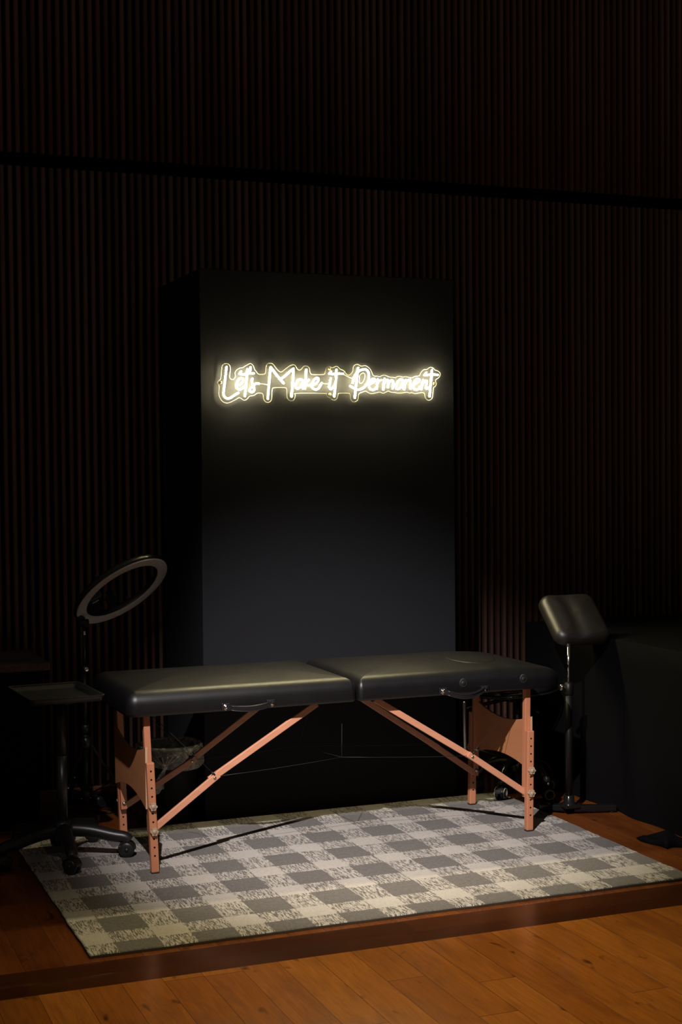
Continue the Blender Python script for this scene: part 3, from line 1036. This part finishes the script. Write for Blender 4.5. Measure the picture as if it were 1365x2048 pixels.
for kk in range(5):
    a = math.radians(-93 + 72 * kk)
    d = Vector((math.cos(a), math.sin(a), 0))
    R = 0.255
    o = Vector((TX, TY, 0))
    mb = MB()
    path = smooth_path([o + d * 0.03 + Vector((0, 0, 0.125)), o + d * 0.11 + Vector((0, 0, 0.118)), o + d * 0.20 + Vector((0, 0, 0.098)),
                        o + d * (R - 0.008) + Vector((0, 0, 0.090)), o + d * (R + 0.012) + Vector((0, 0, 0.076))], 5)
    mb.tube(path, [0.030 - 0.009 * i / (len(path) - 1) for i in range(len(path))], 12)
    lg = mb.build('base_leg', M['black_plastic'], tray)
    z0 = RZ if (o.x + d.x * R > X0 - 0.05 and o.y + d.y * R < Y1) else 0.0
    caster(lg, o.x + d.x * R, o.y + d.y * R, z0, a + 0.9 * math.sin(kk * 2.1 + 1))

# ------------------------------------------------------------------ ring light on a tripod
GX, GY = 0.315, 1.62
ring_light = thing('ring_light', 'unlit ring light tilted on a black tripod, behind the tray stand', 'lamp', (GX, GY, 0))
RC = Vector((0.487, 1.615, 1.018))
RN = Vector((0.372, -0.545, -0.756)).normalized()
R1, R0 = 0.232, 0.176
mb = MB()
mb.lathe([(R0 - 0.004, 0.0), (R0 - 0.006, -0.018), (R0 + 0.010, -0.030), (R1 - 0.012, -0.030), (R1 + 0.001, -0.018), (R1 + 0.002, -0.002), (R1 - 0.004, 0.001), (R1 - 0.006, -0.002), (R0 + 0.002, -0.002), (R0 - 0.004, 0.0)], RC, RN, 96, False)
mb.build('ring_housing', M['ring_black'], ring_light)
mb = MB()
mb.lathe([(R0 + 0.003, -0.002), (R0 + 0.004, 0.0035), (R0 + 0.008, 0.0045), (R1 - 0.010, 0.0045), (R1 - 0.006, 0.0035), (R1 - 0.005, -0.002)], RC, RN, 96, False)
mb.build('diffuser', M['diffuser'], ring_light)
# in-plane axes: ru along the long image axis, pointing to the low end
low = Vector((0, 0, -1))
e_low = (Vector((GX, GY - 0.02, 0.90)) - RC)
e_low = (e_low - RN * e_low.dot(RN)).normalized()
e_side = RN.cross(e_low)
PB = RC + e_low * (R0 - 0.02)
def frame_mat(o, x, y, z):
    return Matrix(((x.x, y.x, z.x, o.x), (x.y, y.y, z.y, o.y), (x.z, y.z, z.z, o.z), (0, 0, 0, 1)))
rm = frame_mat(Vector((0, 0, 0)), e_low, e_side, RN)
mb = MB()
mb.box(RC + e_low * (R0 - 0.045) - RN * 0.016, (0.075, 0.15, 0.034), 0.006, rm)
mb.build('control_box', M['gloss_black'], ring_light)
for i, s in enumerate((-0.045, -0.022, 0.002, 0.026)):
    mb = MB()
    mb.box(RC + e_low * (R0 - 0.045) + e_side * s + RN * 0.003, (0.034, 0.016, 0.006), 0.002, rm)
    mb.build('control_button', M['steel'] if i == 0 else M['black_plastic'], ring_light)
mb = MB()
pc = RC + e_low * 0.055 + e_side * 0.02
mb.box(pc, (0.05, 0.085, 0.018), 0.004, rm)
mb.bar(pc + e_side * 0.045 + RN * 0.015, pc + e_side * 0.045 - RN * 0.02, 0.04, 0.008)
mb.bar(pc - e_side * 0.045 + RN * 0.02, pc - e_side * 0.045 - RN * 0.02, 0.04, 0.008)
mb.tube([RC + e_low * (R0 - 0.06) - RN * 0.01, pc], 0.006, 8)
mb.build('phone_clip', M['black_plastic'], ring_light)
JT = Vector((GX, GY, 0.885))
mb = MB()
mb.tube([RC + e_low * (R1 - 0.005) - RN * 0.018, JT + Vector((0, 0, 0.015))], 0.010, 12)
mb.lathe([(0.016, -0.02), (0.018, -0.016), (0.018, 0.016), (0.016, 0.02)], JT, (0.9, -0.4, 0), 20)
mb.build('tilt_joint', M['black_plastic'], ring_light)
mb = MB()
mb.tube([(GX, GY, 0.10), (GX, GY, 0.42)], 0.0135, 16)
mb.tube([(GX, GY, 0.42), (GX, GY, 0.68)], 0.0105, 16)
mb.tube([(GX, GY, 0.68), (GX, GY, 0.88)], 0.008, 16)
mb.lathe([(0.019, 0), (0.019, 0.035), (0.014, 0.04)], (GX, GY, 0.40), (0, 0, 1), 18)
mb.lathe([(0.015, 0), (0.015, 0.03), (0.011, 0.034)], (GX, GY, 0.665), (0, 0, 1), 18)
mb.build('pole', M['black_plastic'], ring_light)
mb = MB()
mb.lathe([(0.009, 0), (0.011, 0.008), (0.011, 0.016), (0.008, 0.018)], (GX, GY - 0.017, 0.685), (0.2, -1, 0), 12)
mb.build('clamp_knob', M['chrome'], ring_light)
mb = MB()
mb.box((GX, GY - 0.009, 0.842), (0.010, 0.006, 0.016), 0.002)
mb.build('pole_clip', M['chrome'], ring_light)
mb = MB()
mb.lathe([(0.018, 0), (0.026, 0.006), (0.026, 0.045), (0.018, 0.05)], (GX, GY, 0.335), (0, 0, 1), 18)
mb.build('upper_collar', M['black_plastic'], ring_light)
mb = MB()
mb.lathe([(0.016, 0), (0.022, 0.004), (0.022, 0.03), (0.016, 0.034)], (GX, GY, 0.12), (0, 0, 1), 18)
mb.build('lower_collar', M['black_plastic'], ring_light)
for dx, dy in ((0.226, -0.07), (-0.05, 0.222), (-0.176, -0.152)):
    d = Vector((dx, dy, 0))
    o = Vector((GX, GY, 0))
    mb = MB()
    mb.bar(o + d * 0.10 + Vector((0, 0, 0.352)), o + d + Vector((0, 0, 0.012)), 0.018, 0.010, (0, 0, 1), 0.002)
    lg = mb.build('tripod_leg', M['gloss_black'], ring_light)
    mb = MB()
    mb.bar(o + d * 0.08 + Vector((0, 0, 0.135)), o + d * 0.55 + Vector((0, 0, 0.185)), 0.012, 0.006, (0, 0, 1), 0.0015)
    mb.build('brace', M['gloss_black'], lg)
    mb = MB()
    mb.box(o + d + Vector((0, 0, 0.014)), (0.03, 0.024, 0.026), 0.006)
    mb.build('rubber_foot', M['rubber'], lg)
    mb = MB()
    mb.lathe([(0.005, 0), (0.005, 0.007), (0.002, 0.009)], o + d * 0.55 + Vector((0, -0.004, 0.185)), (0, -1, 0), 10)
    mb.build('rivet', M['chrome'], lg)

# ------------------------------------------------------------------ bin and its liner
BX, BYC, BR = 0.662, 1.506, 0.140
mb = MB()
mb.lathe([(0.0, 0.004), (0.085, 0.004), (0.088, 0.0), (0.092, 0.004), (BR - 0.002, 0.325), (BR + 0.003, 0.335), (BR + 0.001, 0.342), (BR - 0.005, 0.338), (BR - 0.008, 0.325), (0.088, 0.010), (0, 0.010)], (BX, BYC, 0), (0, 0, 1), 48, False)
tag(mb.build('trash_bin', M['bin']), 'round black waste bin behind the left table legs', 'bin')
mb = MB()
def liner_ring(r, z, amp, ph, droop=0.0, n=72):
    out = []
    for j in range(n):
        a = 2 * PI * j / n
        w = amp * (math.sin(9 * a + ph) + 0.6 * math.sin(17 * a + 2 * ph) + 0.5 * math.sin(5 * a - ph))
        x, y = BX + (r + w) * math.cos(a), BYC + (r + w) * math.sin(a)
        if y > 1.45:
            x = min(x, 0.8065)
        out.append((x, y, z + 0.6 * w + droop * math.sin(2 * a + 0.7)))
    return out
chain = [liner_ring(BR - 0.030, 0.22, 0.004, 0.2), liner_ring(BR - 0.020, 0.29, 0.004, 0.9), liner_ring(BR - 0.009, 0.342, 0.0015, 1.4),
         liner_ring(BR + 0.001, 0.352, 0.0015, 1.8), liner_ring(BR + 0.009, 0.344, 0.0015, 2.2), liner_ring(BR + 0.011, 0.31, 0.0025, 2.9, 0.004),
         liner_ring(BR + 0.0105, 0.275, 0.003, 3.7, 0.008), liner_ring(BR + 0.0105, 0.262, 0.003, 4.1, 0.012)]
loops = [[mb.bm.verts.new(p) for p in rr] for rr in chain]
n = len(loops[0])
for a, b in zip(loops, loops[1:]):
    for j in range(n):
        f = mb.bm.faces.new((a[j], a[(j + 1) % n], b[(j + 1) % n], b[j])); f.smooth = True
liner = tag(mb.build('bin_liner', M['film']), 'clear plastic bag lining the black bin, its spare film knotted at the front', 'bin liner')
mb = MB()
ka = math.radians(-112)
kx, ky = BX + (BR + 0.018) * math.cos(ka), BYC + (BR + 0.018) * math.sin(ka)
mb.lathe([(0.003, -0.012), (0.012, -0.008), (0.014, 0.0), (0.012, 0.008), (0.003, 0.012)], (kx, ky, 0.275), (0.3, 0, 1), 14)
for i, (dx, dz, sp) in enumerate(((-0.075, -0.125, 0.020), (-0.045, -0.115, 0.016), (-0.02, -0.095, 0.013))):
    for j in range(9):
        pass
    L, Rr = [], []
    for j in range(9):
        t = j / 8
        w = 0.004 + sp * t + 0.003 * math.sin(9 * t + i)
        px, pz = kx + dx * t ** 1.2, 0.270 + dz * t
        py = ky - 0.004 + 0.012 * math.sin(5 * t + i * 2)
        L.append((px - w, py, pz)); Rr.append((px + w, py + 0.010 * math.sin(4 * t), pz + 0.008))
    vl = [mb.bm.verts.new(p) for p in L]
    vr = [mb.bm.verts.new(p) for p in Rr]
    for j in range(8):
        f = mb.bm.faces.new((vl[j], vl[j + 1], vr[j + 1], vr[j])); f.smooth = True
for j in range(6):
    a0 = ka + (j - 2.5) * 0.16
    mb.tube(smooth_path([(BX + (BR + 0.013) * math.cos(a0), BYC + (BR + 0.013) * math.sin(a0), 0.318),
                         (BX + (BR + 0.016) * math.cos(ka + (j - 2.5) * 0.08), BYC + (BR + 0.016) * math.sin(ka + (j - 2.5) * 0.08), 0.295),
                         (kx, ky, 0.276)], 4), 0.003, 6)
mb.build('knot', M['film'], liner)

# ------------------------------------------------------------------ things at the foot of the wall, left
ps = thing('power_strip', 'black socket strip with three pale lights, against the baseboard', 'power strip', (0.40, 2.03, 0))
mb = MB()
mb.box((0.40, 2.03, 0.022), (0.22, 0.055, 0.044), 0.008)
mb.build('body', M['black_plastic'], ps)
for i in range(3):
    mb = MB()
    mb.lathe([(0.006, 0), (0.006, 0.002), (0, 0.004)], (0.37 + 0.042 * i, 2.001, 0.024), (0, -1, 0), 12)
    mb.build('button', M['chrome'], ps)
ad = thing('power_adapter', 'long black adapter brick lying on the floor among the cords', 'adapter', (0.50, 1.93, 0))
mb = MB()
mb.box((0.50, 1.93, 0.028), (0.19, 0.08, 0.056), 0.012, (0, 0, 0.2))
mb.build('body', M['black_plastic'], ad)
def floor_cord(pts, par):
    mb = MB()
    mb.tube(smooth_path(pts, 8), 0.0045, 8)
    mb.build('cord', M['cord'], par)
floor_cord([(0.31, 2.01, 0.022), (0.275, 1.96, 0.006), (0.29, 1.905, 0.006), (0.35, 1.86, 0.006), (0.40, 1.80, 0.006), (0.45, 1.76, 0.006), (0.47, 1.80, 0.006), (0.42, 1.86, 0.02), (0.37, 1.90, 0.03), (0.36, 1.95, 0.012), (0.385, 1.97, 0.02), (0.39, 2.00, 0.035)], ps)
floor_cord([(0.60, 1.95, 0.03), (0.66, 1.92, 0.05), (0.64, 1.94, 0.13), (0.60, 1.99, 0.11), (0.60, 2.03, 0.22), (0.555, 2.065, 0.33), (0.548, 2.078, 0.48)], ad)

side = thing('covered_side_table', 'small dark cloth-covered table at the left edge, under the slats', 'table', (-0.25, 1.80, 0))
mb = MB()
mb.box((-0.33, 1.83, 0.708), (0.98, 0.50, 0.035), 0.008)
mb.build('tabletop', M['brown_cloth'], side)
mb = MB()
def skirt(x0, x1, y0, y1, z0, z1, dx, amp, fold):
    ringT, ringB = [], []
    per = rounded_ring(x0, x1, y0, y1, (0.02,) * 4, 0.0, 4)
    dense = []
    n = len(per)
    for i in range(n):
        a, b = Vector((*per[i], 0)), Vector((*per[(i + 1) % n], 0))
        m = max(1, int((b - a).length / 0.02))
        for j in range(m):
            dense.append(a.lerp(b, j / m))
    cx, cy = (x0 + x1) / 2, (y0 + y1) / 2
    rows = []
    for r in range(9):
        t = r / 8
        row = []
        s = 0.0
        for i, p in enumerate(dense):
            q = dense[(i + 1) % len(dense)] - dense[i - 1]
            nrm = Vector((q.y, -q.x, 0)).normalized()
            w = amp * t * math.sin(i * fold + 1.1 * math.sin(i * 0.13)) + dx * t
            row.append((p.x + nrm.x * w, p.y + nrm.y * w, z1 + (z0 - z1) * t))
        rows.append(row)
    return rows
rows = skirt(-0.80, 0.135, 1.60, 2.065, 0.002, 0.690, -0.03, 0.006, 0.35)
loops = [[mb.bm.verts.new(p) for p in rr] for rr in rows]
n = len(loops[0])
for a, b in zip(loops, loops[1:]):
    for j in range(n):
        f = mb.bm.faces.new((a[j], a[(j + 1) % n], b[(j + 1) % n], b[j])); f.smooth = True
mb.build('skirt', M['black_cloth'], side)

# ------------------------------------------------------------------ draped table on the right
mb = MB()
DX, DZ = 2.572, 0.772
rows = skirt(DX, 4.2, -1.6, 1.745, 0.002, DZ - 0.006, 0.014, 0.009, 0.23)
top = [(x, y, DZ) for x, y in [(p[0], p[1]) for p in rows[0]]]
top = [(p[0] + (0.006 if p[0] < 3.3 else -0.006), p[1] + (0.006 if p[1] < 0 else -0.006), DZ) for p in rows[0]]
loops = [[mb.bm.verts.new(p) for p in rr] for rr in [top] + rows]
n = len(loops[0])
for a, b in zip(loops, loops[1:]):
    for j in range(n):
        f = mb.bm.faces.new((a[j], a[(j + 1) % n], b[(j + 1) % n], b[j])); f.smooth = True
mb.bm.faces.new(loops[0])
tag(mb.build('tablecloth', M['black_cloth']), 'black cloth draped to the floor over a long table at the right edge', 'tablecloth')

mb = MB()
gx = 14
verts = []
for i in range(gx + 1):
    for j in range(gx + 1):
        u, v = i / gx, j / gx
        x = 2.378 + 0.150 * u + 0.015 * math.sin(5 * v + 1)
        y = 0.24 + 0.20 * v + 0.015 * math.sin(7 * u)
        e = min(u, 1 - u, v, 1 - v)
        z = 0.004 + min(1, e * 9) * (0.018 + 0.010 * math.sin(6 * u + 4 * v) + 0.008 * math.sin(11 * v))
        verts.append((x, y, z))
faces = [(i * (gx + 1) + j, (i + 1) * (gx + 1) + j, (i + 1) * (gx + 1) + j + 1, i * (gx + 1) + j + 1) for i in range(gx) for j in range(gx)]
mb._add(verts, faces, True)
b = [i * (gx + 1) for i in range(gx + 1)]
o = mb.build('folded_cloth', M['black_cloth'])
sol = o.modifiers.new('thickness', 'SOLIDIFY')
sol.thickness = 0.003
tag(o, 'small rumpled black cloth lying on the floor at the right edge', 'cloth')

# ------------------------------------------------------------------ armrest on its stand
AX, AY = 2.342, 0.93
arm = thing('armrest_stand', 'padded black armrest tilted on a glossy black post, beside the draped table', 'armrest', (AX, AY, 0))
mb = MB()
t = MB()
pw, pl = 0.138, 0.140
def pad_shape(x, y, z):
    d = 0.020 * math.exp(-((x + 0.020) / 0.034) ** 2) * max(0.0, min(1.0, (z - 0.01) / 0.04))
    return (x, y, z - d)
pad_mesh(t, -pw, pw, -pl, pl, -0.036, 0.032, (0.052,) * 4, 0.040, 0.010, 0.016, pad_shape, 14)
tilt = math.radians(42)
pm = Matrix.Translation((2.436, 1.035, 0.862)) @ Matrix.Rotation(math.radians(-2), 4, 'Z') @ Matrix.Rotation(tilt, 4, 'X')
bmesh.ops.transform(t.bm, matrix=pm, verts=t.bm.verts)
t.build('arm_pad', M['pad_vinyl'], arm)
mb = MB()
mb.box((0, 0, 0), (0.16, 0.14, 0.008), 0.002)
bmesh.ops.transform(mb.bm, matrix=pm @ Matrix.Translation((0, 0, -0.036)), verts=mb.bm.verts)
mb.tube([pm @ Vector((-0.06, -0.085, -0.038)), (AX, AY, 0.75)], 0.010, 12)
mb.build('pad_bracket', M['black_metal'], arm)
mb = MB()
mb.tube([(AX, AY, 0.575), (AX, AY, 0.752)], 0.0075, 16)
mb.build('inner_post', M['chrome'], arm)
mb = MB()
mb.tube([(AX, AY, 0.05), (AX, AY, 0.585)], 0.0165, 20)
mb.lathe([(0.020, 0), (0.022, 0.004), (0.022, 0.05), (0.014, 0.056)], (AX, AY, 0.535), (0, 0, 1), 20)
mb.build('outer_post', M['post_black'], arm)
mb = MB()
mb.tube([(AX - 0.015, AY, 0.566), (AX - 0.038, AY - 0.01, 0.570)], 0.005, 10)
mb.lathe([(0.008, 0), (0.014, 0.004), (0.014, 0.014), (0.010, 0.018)], (AX - 0.036, AY - 0.01, 0.570), (-1, -0.3, 0.15), 16)
mb.build('clamp_knob', M['chrome'], arm)
mb = MB()
mb.lathe([(0.034, 0.0), (0.034, 0.006), (0.024, 0.010), (0.023, 0.04), (0.018, 0.044)], (AX, AY, 0.042), (0, 0, 1), 24)
mb.build('post_socket', M['gloss_black'], arm)
mb = MB()
mb.box((AX, AY, 0.038), (0.075, 0.075, 0.014), 0.003)
mb.build('base_plate', M['gloss_black'], arm)
for a, L in ((-14, 0.215), (131, 0.135), (62, 0.20)):
    ar = math.radians(a)
    d = Vector((math.cos(ar), math.sin(ar), 0))
    mb = MB()
    mb.bar(Vector((AX, AY, 0.026)) + d * 0.02, Vector((AX, AY, 0.021)) + d * L, 0.036, 0.026, (0, 0, 1), 0.004)
    lg = mb.build('base_leg', M['gloss_black'], arm)
    mb = MB()
    mb.lathe([(0.012, 0), (0.014, 0.004), (0.012, 0.010)], Vector((AX, AY, -0.0005)) + d * (L - 0.02), (0, 0, 1), 14)
    mb.build('foot', M['rubber'], lg)

# ------------------------------------------------------------------ rolling stool behind the right table legs
SX, SY = 2.325, 1.375
stool = thing('rolling_stool', 'glossy black rolling stool with pale-rimmed casters, behind the right table legs', 'stool', (SX, SY, 0))
mb = MB()
prof = [(0.0, 0.475), (0.15, 0.475), (0.175, 0.482), (0.187, 0.497), (0.190, 0.512), (0.185, 0.530), (0.170, 0.543), (0.14, 0.549), (0.08, 0.552), (0.0, 0.553)]
mb.lathe([(r, z - 0.475) for r, z in prof], (SX, SY, 0.475), (-0.08, 0.05, 1), 48, False)
mb.build('seat', M['gloss_black'], stool)
mb = MB()
mb.tube([(SX + 0.192 * math.cos(a), SY + 0.192 * math.sin(a), 0.487 + 0.015 * math.cos(a) - 0.009 * math.sin(a)) for a in [2 * PI * i / 48 for i in range(48)]], 0.005, 8, False, True)
mb.build('seat_trim', M['gloss_black'], stool)
mb = MB()
mb.tube([(SX, SY, 0.15), (SX, SY, 0.32)], 0.026, 20)
mb.tube([(SX, SY, 0.30), (SX, SY, 0.46)], 0.016, 20)
mb.build('gas_lift', M['gloss_black'], stool)
mb = MB()
mb.box((SX, SY, 0.462), (0.15, 0.11, 0.03), 0.006)
mb.tube(smooth_path([(SX - 0.02, SY - 0.05, 0.458), (SX - 0.02, SY - 0.12, 0.448), (SX + 0.01, SY - 0.19, 0.415)], 4), 0.005, 8)
mb.build('lift_lever', M['gloss_black'], stool)
mb = MB()
mb.tube([(2.062, 1.405, 0.235), (2.060, 1.405, 0.445)], 0.0105, 14, True, False, True)
mb.build('footrest_bar', M['steel'], stool)
mb = MB()
mb.tube(smooth_path([(2.062, 1.418, 0.40), (2.10, 1.42, 0.42), (2.20, 1.40, 0.44), (2.29, 1.385, 0.455)], 5), 0.009, 10)
mb.build('footrest_arm', M['gloss_black'], stool)
mb = MB()
mb.tube(smooth_path([(2.062, 1.418, 0.26), (2.10, 1.42, 0.24), (2.20, 1.40, 0.20), (2.29, 1.385, 0.18)], 5), 0.009, 10)
mb.build('footrest_arm', M['gloss_black'], stool)
mb = MB()
mb.lathe([(0.02, 0.10), (0.042, 0.11), (0.046, 0.16), (0.036, 0.20), (0.026, 0.21)], (SX, SY, 0), (0, 0, 1), 24)
mb.build('hub', M['gloss_black'], stool)
for kk in range(5):
    a = math.radians(-179 + 72 * kk - 36 + 0)
    d = Vector((math.cos(a), math.sin(a), 0))
    o = Vector((SX, SY, 0))
    R = 0.19
    mb = MB()
    path = smooth_path([o + d * 0.03 + Vector((0, 0, 0.165)), o + d * 0.09 + Vector((0, 0, 0.165)), o + d * 0.15 + Vector((0, 0, 0.14)), o + d * R + Vector((0, 0, 0.085))], 5)
    mb.tube(path, [0.022 - 0.006 * i / (len(path) - 1) for i in range(len(path))], 12)
    lg = mb.build('base_leg', M['gloss_black'], stool)
    on = o.x + d.x * R < X1 + 0.02 and o.y + d.y * R < Y1 + 0.02
    caster(lg, o.x + d.x * R, o.y + d.y * R, RZ if on else 0.0, a + 2.2 + kk, 0.03, 0.046, True)
